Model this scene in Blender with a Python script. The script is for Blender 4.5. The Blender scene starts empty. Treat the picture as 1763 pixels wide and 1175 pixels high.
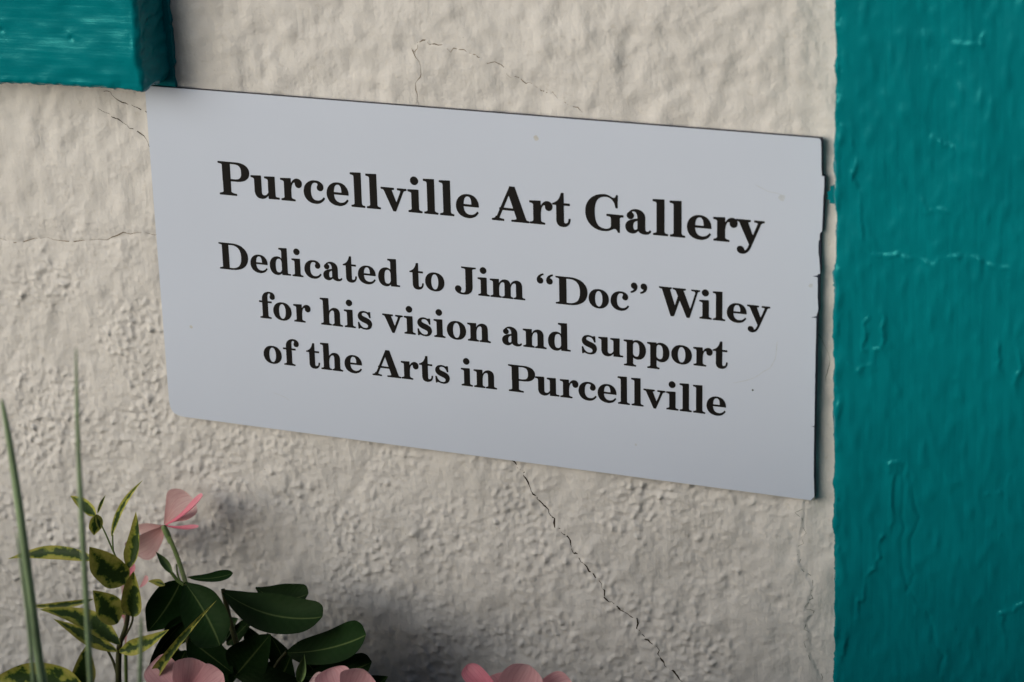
import bpy, math, random, json
import numpy as np
from mathutils import Vector, Matrix

# ------------------------------------------------------------------ camera, light, exposure
scene = bpy.context.scene
scene.render.resolution_x, scene.render.resolution_y = 1024, 682
CAM = np.array([1.08200075, -1.85287319, 0.49906916])
RW = np.array([[0.931938496385377, 0.36015872465057736, -0.04214655398763599],
               [0.08388572955675591, -0.3272047233359152, -0.941222743777156],
               [-0.35278013454798424, 0.8736262141698454, -0.3351468552494105]])   # rows: right, down, forward
FPX = 4230.0
cam_data = bpy.data.cameras.new('camera')
cam = bpy.data.objects.new('camera', cam_data)
scene.collection.objects.link(cam)
m = Matrix.Identity(4)
for r in range(3):
    m[r][0] = RW[0][r]; m[r][1] = -RW[1][r]; m[r][2] = -RW[2][r]; m[r][3] = CAM[r]
cam.matrix_world = m
cam_data.sensor_width = 36.0
cam_data.lens = 36.0 * FPX / 1763.0
cam_data.clip_start = 0.05; cam_data.clip_end = 200
cam_data.dof.use_dof = True
cam_data.dof.focus_distance = 2.13
cam_data.dof.aperture_fstop = 5.6
scene.camera = cam

SUN_DIR = Vector((-0.58, -0.75, 0.20)).normalized()      # towards the light
world = bpy.data.worlds.new('World'); scene.world = world; world.use_nodes = True
wn = world.node_tree.nodes; wn.clear()
sky = wn.new('ShaderNodeTexSky'); sky.sky_type = 'NISHITA'; sky.sun_disc = False
sky.sun_elevation = math.asin(SUN_DIR.z); sky.sun_rotation = math.atan2(SUN_DIR.x, SUN_DIR.y)
sky.air_density = 0.8; sky.dust_density = 6.0; sky.ozone_density = 1.0
bg = wn.new('ShaderNodeBackground'); bg.inputs['Strength'].default_value = 0.07
wo = wn.new('ShaderNodeOutputWorld')
world.node_tree.links.new(sky.outputs[0], bg.inputs[0]); world.node_tree.links.new(bg.outputs[0], wo.inputs[0])
sd = bpy.data.lights.new('sun', 'SUN'); sd.energy = 2.0; sd.angle = math.radians(56); sd.color = (1.0, 0.985, 0.97)
sun = bpy.data.objects.new('sun', sd); scene.collection.objects.link(sun)
sun.rotation_euler = SUN_DIR.to_track_quat('Z', 'Y').to_euler()
scene.view_settings.view_transform = 'Standard'; scene.view_settings.look = 'None'
scene.view_settings.exposure = 0.48; scene.view_settings.gamma = 1.0
scene.cycles.use_denoising = True
scene.cycles.max_bounces = 8

# ------------------------------------------------------------------ helpers
rng = np.random.default_rng(11); random.seed(5)
coll = scene.collection
def at(px, py, Y=0.0):
    """the point of the plane y = Y seen at this place of the photograph"""
    d = RW.T @ np.array([(px - 881.5) / FPX, (py - 587.5) / FPX, 1.0])
    return CAM + d * (Y - CAM[1]) / d[1]
def scale_at(p): return float(np.dot(RW[2], np.asarray(p) - CAM)) / FPX          # metres per photo pixel at p

def tag(o, label=None, cat=None, group=None, kind=None):
    if label: o['label'] = label
    if cat: o['category'] = cat
    if group: o['group'] = group
    if kind: o['kind'] = kind
    return o
def empty(name, loc, label, cat, group=None):
    o = bpy.data.objects.new(name, None); coll.objects.link(o); o.location = loc
    o.empty_display_size = 0.02
    return tag(o, label, cat, group)
def link(name, me, mat, parent=None, smooth=True):
    if mat: me.materials.append(mat)
    if smooth: me.polygons.foreach_set('use_smooth', np.ones(len(me.polygons), bool))
    o = bpy.data.objects.new(name, me); coll.objects.link(o)
    if parent is not None:
        o.parent = parent
        o.matrix_parent_inverse = Matrix.Translation(-Vector(parent.location))
    return o
def np_mesh(name, V, Q, uv=None):
    me = bpy.data.meshes.new(name)
    V = np.asarray(V, np.float32); Q = np.asarray(Q, np.int32)
    k = Q.shape[1]
    me.vertices.add(len(V)); me.vertices.foreach_set('co', V.ravel())
    me.loops.add(Q.size); me.loops.foreach_set('vertex_index', Q.ravel())
    me.polygons.add(len(Q)); me.polygons.foreach_set('loop_start', np.arange(0, Q.size, k, dtype=np.int32))
    me.update(calc_edges=True)
    if uv is not None:
        l = me.uv_layers.new(name='UVMap'); l.data.foreach_set('uv', np.asarray(uv, np.float32)[Q.ravel()].ravel())
    me.validate()
    return me
def grid_faces(nx, nz, off=0):
    i = np.arange(nx - 1)[None, :] + np.arange(nz - 1)[:, None] * nx + off
    i = i.ravel()
    return np.stack([i, i + 1, i + 1 + nx, i + nx], 1)

class Field:
    """periodic random field, 1 mm lattice: band-passed noise, optionally stretched"""
    def __init__(s, lx, lz, seed, n=1024, sharp=1.0):
        r = np.random.default_rng(seed)
        f = np.fft.fft2(r.standard_normal((n, n)))
        kz = np.fft.fftfreq(n)[:, None]; kx = np.fft.fftfreq(n)[None, :]
        k = np.sqrt((kx * lx) ** 2 + (kz * lz) ** 2)
        a = np.fft.ifft2(f * (k ** sharp) * np.exp(-k * k * 1.6)).real
        s.a = (a / a.std()).astype(np.float32); s.n = n
    def __call__(s, x, z, rot=0.0):
        if rot:
            c, q = math.cos(rot), math.sin(rot); x, z = x * c - z * q, x * q + z * c
        u = np.mod(x * 1000, s.n); v = np.mod(z * 1000, s.n)
        i = np.floor(u).astype(int); j = np.floor(v).astype(int); a = u - i; b = v - j
        i %= s.n; j %= s.n
        i1 = (i + 1) % s.n; j1 = (j + 1) % s.n
        return (s.a[j, i] * (1 - a) + s.a[j, i1] * a) * (1 - b) + (s.a[j1, i] * (1 - a) + s.a[j1, i1] * a) * b
def seg_dist(x, z, P, reach=0.02):
    """distance to polyline P and the signed side of its nearest segment"""
    d = np.full(x.shape, 9.0); sg = np.zeros(x.shape)
    for (ax, az), (bx, bz) in zip(P[:-1], P[1:]):
        m = (x > min(ax, bx) - reach) & (x < max(ax, bx) + reach) & (z > min(az, bz) - reach) & (z < max(az, bz) + reach)
        if not m.any(): continue
        xx, zz = x[m], z[m]; L = math.hypot(bx - ax, bz - az) + 1e-9; ux, uz = (bx - ax) / L, (bz - az) / L
        t = np.clip((xx - ax) * ux + (zz - az) * uz, 0, L)
        q = np.hypot(xx - ax - t * ux, zz - az - t * uz)
        s = np.sign((xx - ax) * uz - (zz - az) * ux)
        dm = d[m]; sm = sg[m]; k = q < dm; dm[k] = q[k]; sm[k] = s[k]; d[m] = dm; sg[m] = sm
    return d, sg
def sstep(x, a, b):
    t = np.clip((x - a) / (b - a), 0, 1); return t * t * (3 - 2 * t)
def px_line(pts, Y=0.0): return [(float(at(a, b, Y)[0]), float(at(a, b, Y)[2])) for a, b in pts]
def wiggle(P, amp, it=3, seed=0):
    r = random.Random(seed)
    for _ in range(it):
        Q = [P[0]]
        for a, b in zip(P[:-1], P[1:]):
            L = math.hypot(b[0] - a[0], b[1] - a[1]); n = r.gauss(0, 1) * amp * L
            Q += [((a[0] + b[0]) / 2 - (b[1] - a[1]) / (L + 1e-9) * n, (a[1] + b[1]) / 2 + (b[0] - a[0]) / (L + 1e-9) * n), b]
        P = Q
    return P

# ------------------------------------------------------------------ materials
def mat(name):
    m = bpy.data.materials.new(name); m.use_nodes = True
    nt = m.node_tree; b = nt.nodes['Principled BSDF']
    return m, nt, b
def N(nt, t, **kw):
    n = nt.nodes.new(t)
    for k, v in kw.items():
        if k in n.inputs.keys(): n.inputs[k].default_value = v
        else: setattr(n, k, v)
    return n
def noise(nt, vec, scale, detail=3, rough=.55):
    n = N(nt, 'ShaderNodeTexNoise', Scale=scale, Detail=detail, Roughness=rough)
    nt.links.new(vec, n.inputs['Vector']); return n
def ramp(nt, fac, stops):
    r = nt.nodes.new('ShaderNodeValToRGB'); e = r.color_ramp.elements
    while len(e) < len(stops): e.new(0.5)
    for q, (p, c) in zip(e, stops): q.position = p; q.color = (*c, 1)
    nt.links.new(fac, r.inputs[0]); return r
def mapped(nt, scale=(1, 1, 1), rot=(0, 0, 0), kind='Object'):
    tc = nt.nodes.new('ShaderNodeTexCoord'); mp = N(nt, 'ShaderNodeMapping')
    mp.inputs['Scale'].default_value = scale; mp.inputs['Rotation'].default_value = rot
    nt.links.new(tc.outputs[kind], mp.inputs[0]); return mp.outputs[0]
def bump(nt, b, height, strength, dist, prev=None):
    u = N(nt, 'ShaderNodeBump', Strength=strength, Distance=dist)
    nt.links.new(height, u.inputs['Height'])
    if prev: nt.links.new(prev.outputs[0], u.inputs['Normal'])
    nt.links.new(u.outputs[0], b.inputs['Normal']); return u

def make_stucco():
    m, nt, b = mat('cream_painted_stucco')
    v = mapped(nt)
    a = noise(nt, v, 9, 5, .6); c = ramp(nt, a.outputs[0], [(.30, WALL_A), (.70, WALL_B)])
    s = noise(nt, v, 160, 4, .7)
    mx = N(nt, 'ShaderNodeMix', data_type='RGBA', blend_type='MULTIPLY')
    sp = ramp(nt, s.outputs[0], [(.28, (.80, .77, .72)), (.42, (1, 1, 1))])
    mx.inputs[0].default_value = .55
    nt.links.new(c.outputs[0], mx.inputs[6]); nt.links.new(sp.outputs[0], mx.inputs[7])
    vo = N(nt, 'ShaderNodeTexVoronoi', Scale=95.0); nt.links.new(v, vo.inputs['Vector'])
    dots = ramp(nt, vo.outputs['Distance'], [(.0, (.30, .27, .22)), (.045, (.45, .42, .36)), (.06, (1, 1, 1))])
    gate = noise(nt, v, 30, 2); gr = ramp(nt, gate.outputs[0], [(.60, (0, 0, 0)), (.66, (1, 1, 1))])
    m2 = N(nt, 'ShaderNodeMix', data_type='RGBA', blend_type='MULTIPLY')
    nt.links.new(gr.outputs[0], m2.inputs[0]); nt.links.new(mx.outputs[2], m2.inputs[6]); nt.links.new(dots.outputs[0], m2.inputs[7])
    nt.links.new(m2.outputs[2], b.inputs['Base Color'])
    b.inputs['Roughness'].default_value = .62; b.inputs['Specular IOR Level'].default_value = .35
    b1 = bump(nt, b, noise(nt, v, 330, 5, .6).outputs[0], .8, .0009)
    v2 = mapped(nt, (600, 600, 40), (0, .25, 0)); bump(nt, b, noise(nt, v2, 1, 3).outputs[0], .5, .0005, b1)
    return m
def make_teal(name, vscale, base):
    m, nt, b = mat(name)
    v = mapped(nt); st = mapped(nt, vscale)
    n1 = noise(nt, st, 1, 4, .6)
    c = ramp(nt, n1.outputs[0], [(.30, tuple(x * .93 for x in base)), (.62, base), (.85, tuple(x * 1.08 for x in base))])
    n2 = noise(nt, v, 22, 5, .6)
    c2 = ramp(nt, n2.outputs[0], [(.30, (.82, .84, .86)), (.62, (1, 1, 1))])
    mx = N(nt, 'ShaderNodeMix', data_type='RGBA', blend_type='MULTIPLY'); mx.inputs[0].default_value = .8
    nt.links.new(c.outputs[0], mx.inputs[6]); nt.links.new(c2.outputs[0], mx.inputs[7])
    nt.links.new(mx.outputs[2], b.inputs['Base Color'])
    b.inputs['Roughness'].default_value = .24; b.inputs['Specular IOR Level'].default_value = .30; b.inputs['Specular Tint'].default_value = (.12, .95, 1, 1)
    b1 = bump(nt, b, n1.outputs[0], .4, .0005)
    bump(nt, b, noise(nt, v, 260, 3).outputs[0], .3, .0005, b1)
    return m
def plain(name, col, rough=.5, spec=.5, nscale=None, namp=.15, bumpd=0):
    m, nt, b = mat(name)
    b.inputs['Roughness'].default_value = rough; b.inputs['Specular IOR Level'].default_value = spec
    v = mapped(nt); n = noise(nt, v, nscale or 40, 4, .6)
    c = ramp(nt, n.outputs[0], [(.3, tuple(x * (1 - namp) for x in col)), (.7, tuple(min(1, x * (1 + namp)) for x in col))])
    nt.links.new(c.outputs[0], b.inputs['Base Color'])
    if bumpd: bump(nt, b, n.outputs[0], .5, bumpd)
    return m
WALL_A = (.440, .447, .442); WALL_B = (.512, .520, .517)
TEAL = (.001, .156, .186)
M = {}
M['stucco'] = make_stucco()
M['teal_post'] = make_teal('teal_gloss_paint_upright', (420, 420, 14), TEAL)
M['teal_beam'] = make_teal('teal_gloss_paint_level', (14, 420, 420), TEAL)
M['face'] = plain('white_sign_sheet', (.438, .508, .625), .34, .5, 8, .012)  # white sheet; the sky's bluish reflection is put into its base colour
M['core'] = plain('navy_sign_core', (.006, .010, .030), .45, .4)
M['ink'] = plain('black_print', (.004, .004, .004), .6, .12, 60, .1)
M['smudge'] = plain('sign_smudge', (.40, .42, .43), .6, .3, 300, .15)
M['crack'] = plain('dark_crack', (.035, .028, .022), .9, .1, 200, .4)
M['fine_crack'] = plain('brown_hairline', (.17, .14, .105), .9, .1, 200, .4)
M['green_crack'] = plain('grey_green_crack', (.22, .24, .225), .9, .1, 200, .4)
M['soil'] = plain('dark_soil', (.03, .024, .018), .95, .1, 60, .4, .004)
M['ground'] = plain('paving', (.34, .33, .31), .9, .2, 6, .2)
M['grass'] = plain('grass_green', (.17, .25, .14), .5, .4, 30, .25)
M['stem'] = plain('green_stem', (.07, .115, .025), .5, .4, 60, .2)
M['brown_stem'] = plain('brown_green_stem', (.05, .055, .022), .55, .3, 60, .2)
M['calyx'] = plain('bud_green', (.12, .19, .07), .5, .4, 80, .2)

def leaf_mat(name, kind):
    m, nt, b = mat(name)
    tc = nt.nodes.new('ShaderNodeTexCoord'); sp = nt.nodes.new('ShaderNodeSeparateXYZ')
    nt.links.new(tc.outputs['UV'], sp.inputs[0])
    def math_(op, a, c=None):
        n = nt.nodes.new('ShaderNodeMath'); n.operation = op
        for k, q in enumerate((a, c)):
            if q is None: continue
            if isinstance(q, (int, float)): n.inputs[k].default_value = q
            else: nt.links.new(q, n.inputs[k])
        return n.outputs[0]
    x = math_('ABSOLUTE', math_('SUBTRACT', sp.outputs[0], .5)); x2 = math_('MULTIPLY', x, 2.0)     # 0 at midrib, 1 at margin
    nz = noise(nt, mapped(nt), 170, 4, .6)
    if kind == 'variegated':
        st = noise(nt, mapped(nt, (1, 1, 1)), 85, 3, .6)
        f = math_('ADD', x2, math_('MULTIPLY', math_('SUBTRACT', st.outputs[0], .5), 2.6))
        tipf = math_('MULTIPLY', math_('POWER', sp.outputs[1], 4.0), .5); f = math_('ADD', f, tipf)
        c = ramp(nt, f, [(.34, (.028, .060, .014)), (.44, (.055, .105, .018)), (.60, (.25, .29, .045)), (.95, (.38, .37, .085))])
        rough = .55
    elif kind == 'vinca':
        c = ramp(nt, x2, [(.0, (.085, .12, .045)), (.035, (.04, .07, .022)), (.06, (.008, .026, .007)), (1, (.007, .022, .006))])
        rough = .55
    else:
        v = nt.nodes.new('ShaderNodeMath'); c = ramp(nt, sp.outputs[1], PETAL[kind])
        rough = .55
    mx = N(nt, 'ShaderNodeMix', data_type='RGBA', blend_type='MULTIPLY'); mx.inputs[0].default_value = .6
    nr = ramp(nt, nz.outputs[0], [(.25, (.72, .72, .72)), (.75, (1.12, 1.12, 1.12))] if kind in ('vinca', 'variegated') else [(.25, (.93, .90, .91)), (.75, (1.0, 1.0, 1.0))])
    nt.links.new(c.outputs[0], mx.inputs[6]); nt.links.new(nr.outputs[0], mx.inputs[7])
    oi = nt.nodes.new('ShaderNodeObjectInfo'); hv = nt.nodes.new('ShaderNodeHueSaturation')
    nt.links.new(mx.outputs[2], hv.inputs['Color'])
    amp = {'vinca': .7, 'variegated': .45}.get(kind, .14)
    nt.links.new(math_('ADD', math_('MULTIPLY', oi.outputs['Random'], amp), 1 - amp * .6), hv.inputs['Value'])
    if kind not in ('vinca', 'variegated'):
        sv = noise(nt, mapped(nt, (26, 1.6, 1), (0, 0, 0), 'UV'), 1, 3, .6)
        m3 = N(nt, 'ShaderNodeMix', data_type='RGBA', blend_type='MULTIPLY'); m3.inputs[0].default_value = 1
        st_ = ramp(nt, sv.outputs[0], [(.35, (.86, .74, .77)), (.6, (1, 1, 1))])
        nt.links.new(hv.outputs[0], m3.inputs[6]); nt.links.new(st_.outputs[0], m3.inputs[7]); mx = m3; res = m3.outputs[2]
    else: res = hv.outputs[0]
    nt.links.new(res, b.inputs['Base Color'])
    b.inputs['Roughness'].default_value = rough; b.inputs['Specular IOR Level'].default_value = .10 if kind == 'vinca' else .3
    if kind == 'vinca': b.inputs['Specular Tint'].default_value = (.6, .9, .5, 1)
    # side veins as fine relief
    w = math_('SINE', math_('MULTIPLY', math_('SUBTRACT', sp.outputs[1], math_('MULTIPLY', x2, .22)), 70 if kind in ('vinca', 'variegated') else 0.01))
    h = math_('ADD', math_('MULTIPLY', w, .25), nz.outputs[0])
    bump(nt, b, h, .5, .0004)
    tr = nt.nodes.new('ShaderNodeBsdfTranslucent'); nt.links.new(res, tr.inputs[0])
    ms = nt.nodes.new('ShaderNodeMixShader'); ms.inputs[0].default_value = .35 if kind not in ('vinca', 'variegated') else (.08 if kind == 'vinca' else .22)
    out = nt.nodes['Material Output']
    nt.links.new(b.outputs[0], ms.inputs[1]); nt.links.new(tr.outputs[0], ms.inputs[2]); nt.links.new(ms.outputs[0], out.inputs[0])
    return m
PETAL = {'pink': [(0, (.66, .22, .30)), (.25, (.72, .38, .42)), (1, (.80, .50, .53))],
         'pale': [(0, (.50, .27, .27)), (.5, (.58, .40, .40)), (1, (.64, .48, .48))],
         'deep': [(0, (.68, .16, .26)), (.5, (.76, .26, .35)), (1, (.80, .36, .44))]}
M['variegated'] = leaf_mat('variegated_leaf', 'variegated'); M['vinca'] = leaf_mat('dark_glossy_leaf', 'vinca')
for k in PETAL: M[k] = leaf_mat(k + '_petal', k)

# ------------------------------------------------------------------ the stuccoed wall
F_low = Field(110, 110, 1); F_mid = Field(24, 34, 2); F_knob = Field(7.5, 7.5, 3); F_knob2 = Field(4.6, 4.6, 4)
F_br = Field(4, 34, 5); F_fine = Field(2.2, 2.2, 6); F_gate = Field(60, 60, 7); F_big = Field(14, 16, 8)
CR = dict(
 main=[(878,791),(889,806),(906,827),(914,847),(922,854),(929,865),(943,880),(954,894),(967,919),(977,926),(986,953),(994,955),(1011,976),(1032,1000),(1042,1022),(1055,1035),(1069,1050),(1080,1056),(1097,1081),(1109,1095),(1124,1109),(1137,1134),(1147,1150),(1166,1164),(1176,1176),(1200,1200)],
 ul1=[(179,157),(198,169),(215,178),(235,186),(262,200)],
 ul2=[(169,186),(193,202),(211,213),(234,227),(254,247),(262,262)],
 left=[(-20,412),(40,417),(80,408),(130,415),(185,413),(225,403),(280,402)],
 top=[(709,84),(713,91),(719,73),(737,70),(742,77),(767,77),(790,86),(808,91),(830,100),(871,120),(894,136),(917,148),(935,159),(962,172),(1003,195)],
 topv=[(708,84),(724,113),(725,132),(716,143),(718,159),(722,185)],
 ll1=[(73,964),(92,972),(112,985),(128,992)], ll2=[(0,969),(19,985),(32,995),(45,1017)], ll3=[(166,1119),(204,1138),(230,1153)],
 right=[(1386,863),(1382,907),(1374,941),(1376,970),(1389,987),(1399,1012),(1393,1033),(1386,1050),(1399,1058),(1386,1071),(1395,1092),(1393,1121),(1405,1150),(1415,1172)],
 rseam=[(1193,905),(1196,960),(1210,1000),(1222,1040),(1220,1110),(1232,1140),(1262,1165),(1290,1190)],
 rseam2=[(1402,560),(1420,600),(1424,640),(1421,660)])
CW = {k: px_line(v) for k, v in CR.items()}
def wall_height(x, z):
    """relief of the wall in metres, positive towards the street"""
    # smooth trowelled upper part, rough knobbly lower left, smooth again near the post
    rough = 0.22 + 0.85 * sstep(-z + 0.10 * F_gate(x, z) * .35, 0.13, 0.30) * (1 - 0.75 * sstep(x + .02 * F_gate(z, x), 0.50, 0.62))
    rough += .25 * sstep(-z, .03, .14) * (1 - sstep(x, .0, .05))
    kn = F_knob(x, z); kn = np.where(kn > 0, kn ** 1.35, kn * .55)
    k2 = F_knob2(x, z); k2 = np.where(k2 > .3, (k2 - .3) ** 1.2, (k2 - .3) * .25)
    h = 1.1e-3 * F_low(x, z) + 0.58e-3 * F_mid(x, z) * (1.15 - .4 * rough) + rough * ((0.31e-3 * kn + 0.15e-3 * k2) * (1 + .45 * np.clip(F_low(z * 1.7, x * 1.7), -1.3, 1.6))) + rough * .25e-3 * F_big(x, z)
    h += 0.05e-3 * F_br(x, z) + .022e-3 * F_fine(x, z) * (.5 + rough)
    diag = sstep(x, .25, .4) * sstep(z, -.02, .05)
    h += diag * .10e-3 * F_br(x, z, rot=-.45) + (1 - sstep(-z, .02, .1)) * .22e-3 * F_big(x, z)
    # ledge of an old repair under the coat, above the sign
    for key, a, w in (('top', .55e-3, .006), ('rseam', -.5e-3, .005), ('right', .8e-3, .007)):
        d, s = seg_dist(x, z, CW[key], .02)
        h += a * np.where(s > 0, np.exp(-(d / w) ** 2), 0) + .25e-3 * abs(a) / 5e-4 * np.exp(-(d / .0018) ** 2) * (1 if key == 'rseam' else -.9)
    for key in ('main', 'ul1', 'ul2', 'left', 'topv', 'rseam2', 'll1', 'll2'):
        d, s = seg_dist(x, z, CW[key], .01)
        h -= .35e-3 * np.exp(-(d / .0018) ** 2)
    # thick beads of paint beside the post
    e = x - POST_X
    h += .9e-3 * np.exp(-((e + .004) / .006) ** 2) * (1 + .6 * F_mid(x * .3, z))
    return h
POST_Y = -.048
POST_X = float(at(1435, 600, POST_Y)[0]); PW = .26
wx = np.concatenate([np.linspace(-1.6, -.26, 40)[:-1], np.arange(-.26, .80, .0012), np.linspace(.80, 1.6, 30)[1:]])
wz = np.concatenate([np.linspace(-1.15, -.66, 30)[:-1], np.arange(-.66, .14, .0012), np.linspace(.14, 1.3, 36)[1:]])
X, Z = np.meshgrid(wx, wz)
HW = wall_height(X, Z)
V = np.stack([X.ravel(), -HW.ravel(), Z.ravel()], 1)
nv, nq = len(V), grid_faces(len(wx), len(wz))
wall = link('stucco_wall', np_mesh('stucco_wall', V, nq), M['stucco'])
tag(wall, 'cream painted rough stucco wall with hairline cracks behind the sign', 'wall')
def wall_y(x, z): return -float(wall_height(np.array([[x]]), np.array([[z]]))[0, 0])
def strip(name, P, w, mt, parent, gaps=0, seed=0, lift=.00012, amp=.16, it=2):
    """a thin open crack following the wall's relief"""
    P = wiggle(P, amp, it, seed); r = random.Random(seed)
    A = np.array(P); hh = wall_height(A[:, 0][None], A[:, 1][None])[0]
    V = []; Q = []; prev = False
    for i in range(len(A)):
        t = A[min(i + 1, len(A) - 1)] - A[max(i - 1, 0)]; t /= np.linalg.norm(t) + 1e-9
        n = np.array([-t[1], t[0]]); ww = w * (.25 + 1.0 * (.5 + .5 * math.sin(i * .9 + seed)) * (.4 + .6 * r.random())) * (.3 if i in (0, len(A) - 1) else 1)
        for s in (-1, 1):
            q = A[i] + n * ww * .5 * s; V.append((q[0], -hh[i] - lift, q[1]))
        ok = r.random() >= gaps
        if i and ok: Q.append((2 * i - 2, 2 * i, 2 * i + 1, 2 * i - 1))
    o = link(name, np_mesh(name, V, Q), mt, parent)
    return o
strip('crack', CW['main'], .00185, M['crack'], wall, .03, 1, it=2)
strip('crack', CW['ul1'], .0011, M['crack'], wall, .04, 2, amp=.1)
strip('crack', CW['ul2'], .0011, M['crack'], wall, .06, 3, amp=.1)
strip('crack', CW['left'], .0009, M['fine_crack'], wall, .0, 4, amp=.08)
strip('crack', CW['top'][:9], .0011, M['fine_crack'], wall, .0, 5)
strip('crack', CW['top'][8:], .0008, M['fine_crack'], wall, .05, 6)
strip('crack', CW['topv'], .0008, M['fine_crack'], wall, .03, 7, amp=.08)
strip('crack', CW['ll1'], .0006, M['crack'], wall, .25, 8)
strip('crack', CW['ll2'], .0006, M['crack'], wall, .2, 9)
strip('crack', CW['ll3'], .0006, M['crack'], wall, .25, 10)
strip('crack', CW['right'], .0010, M['green_crack'], wall, .12, 12, amp=.22)
strip('crack', CW['rseam2'], .0010, M['green_crack'], wall, .1, 13, amp=.1)

# ------------------------------------------------------------------ painted timbers
G_low = Field(40, 90, 21); G_st = Field(4, 60, 22); G_lump = Field(9, 20, 23); G_dot = Field(3.2, 3.2, 24)
def rounded_box(lo, hi, r, steps, hfun):
    """five open-backed faces of a timber, rounded and displaced along its normals"""
    lo, hi = np.array(lo), np.array(hi)
    ax = [np.unique(np.concatenate([np.linspace(lo[k], lo[k] + r * 1.5, 9), np.arange(lo[k] + r * 1.5, hi[k] - r * 1.5, steps[k]), np.linspace(hi[k] - r * 1.5, hi[k], 9)])) for k in range(3)]
    Vs, Qs, off = [], [], 0
    for k, side in ((1, 0), (0, 0), (0, 1), (2, 0), (2, 1)):
        a, b = [q for q in range(3) if q != k]
        A, B = np.meshgrid(ax[a], ax[b]); P = np.zeros(A.shape + (3,))
        P[..., a] = A; P[..., b] = B; P[..., k] = lo[k] if side == 0 else hi[k]
        Q = grid_faces(len(ax[a]), len(ax[b]), off)
        flip = (k == 1) ^ (side == 0)
        # normal orientation: x cross y order per axis
        if flip: Q = Q[:, ::-1]
        Vs.append(P.reshape(-1, 3)); Qs.append(Q); off += A.size
    P = np.concatenate(Vs); Q = np.concatenate(Qs)
    core = np.clip(P, lo + r, hi - r); core[:, 1] = np.clip(P[:, 1], lo[1] + r, hi[1])       # the back runs into the wall
    d = P - core; L = np.linalg.norm(d, axis=1, keepdims=True) + 1e-9; n = d / L
    P = core + n * r
    w = np.abs(n) ** 3; w /= w.sum(1, keepdims=True)
    P = P + n * hfun(P, n, w)[:, None]
    return P, Q
PL = [[(1537,790),(1535,870),(1530,920),(1512,935),(1508,980),(1492,990),(1488,1030),(1477,1035),(1472,1080),(1455,1110),(1448,1140)],
      [(1505,438),(1560,445),(1605,458),(1618,444),(1700,455),(1735,462)],
      [(1512,520),(1500,528),(1497,548),(1487,560),(1485,602),(1515,600),(1516,530)],
      [(1448,215),(1465,240),(1473,290),(1467,310),(1480,330),(1486,400),(1496,432)],
      [(1720,595),(1718,630),(1728,660),(1745,662),(1757,640),(1752,605)],
      [(1590,345),(1595,365),(1640,366)], [(1605,235),(1622,250),(1640,255)],
      [(1652,75),(1690,78),(1692,60)],[(1461,625),(1475,640),(1500,628)],[(1515,790),(1530,800),(1545,795)],
      [(1700,850),(1722,848),(1724,862),(1735,858),(1737,820)],[(1722,1055),(1745,1050),(1763,1038)],[(1724,1055),(1728,1085)]]
PG = [[(1558,800),(1555,870),(1552,950),(1562,1010),(1580,1040),(1600,1060),(1608,1100),(1618,1160)],
      [(1566,820),(1575,870),(1568,950),(1575,990),(1560,1020)]]
PLw = [wiggle(px_line(p, POST_Y), .12, 2, 3) for p in PL]; PGw = [wiggle(px_line(p, POST_Y), .12, 2, 4) for p in PG]
PD = [(1648,830,.0035,.9),(1645,652,.0028,.6),(1645,685,.002,.5),(1475,640,.003,.6),(1507,635,.0022,.5),(1660,485,.006,.5),(1520,925,.003,.3),(1612,935,.003,.5),
      (1700,35,.004,.3),(1590,800,.002,.3),(1440,300,.003,.6),(1458,835,.004,.5),(1530,595,.003,.6)]
PDw = [(*px_line([(a, b)], POST_Y)[0], r, h) for a, b, r, h in PD]
def post_h(P, n, w):
    x, y, z = P.T
    def f(F, s=1): return w[:, 1] * F(x * s, z * s) + w[:, 0] * F(y * s + .3, z * s) + w[:, 2] * F(x * s, y * s)
    h = .55e-3 * f(G_low) + .05e-3 * f(G_st) + .18e-3 * f(G_lump) + .50e-3 * np.maximum(f(G_dot) - 1.9, 0) + .10e-3 * np.abs(f(G_lump))
    edge = np.exp(-((x - POST_X) / .006) ** 2)                                # brushed-over ragged corner
    h += edge * (.45e-3 * f(G_lump) + .25e-3 * f(G_dot))
    x, z, front = x, z, w[:, 1]
    am = np.clip(.75 + .55 * G_lump(x * 1.3 + .1, z * .5), .15, 1.6)
    for L in PLw:
        d, s = seg_dist(x, z, L, .012); h += front * am * (.8e-3 * np.exp(-(d / .0013) ** 2) + np.where(s > 0, .45e-3 * np.exp(-(d / .006) ** 2), 0))
    for L in PGw:
        d, s = seg_dist(x, z, L, .012); h -= front * (.75e-3 * np.exp(-(d / .0015) ** 2))
    for a, b, r, q in PDw: h += front * q * 1e-3 * np.exp(-((x - a) ** 2 + (z - b) ** 2) / r ** 2)
    return h
V, Q = rounded_box((POST_X, POST_Y, -1.15), (POST_X + PW, .01, 1.3), .0035, (.0013, .0018, .0017), post_h)
post = link('timber_post', np_mesh('timber_post', V, Q), M['teal_post'])
tag(post, 'upright timber post thick with brushed teal paint at the right edge', 'post')
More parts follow.
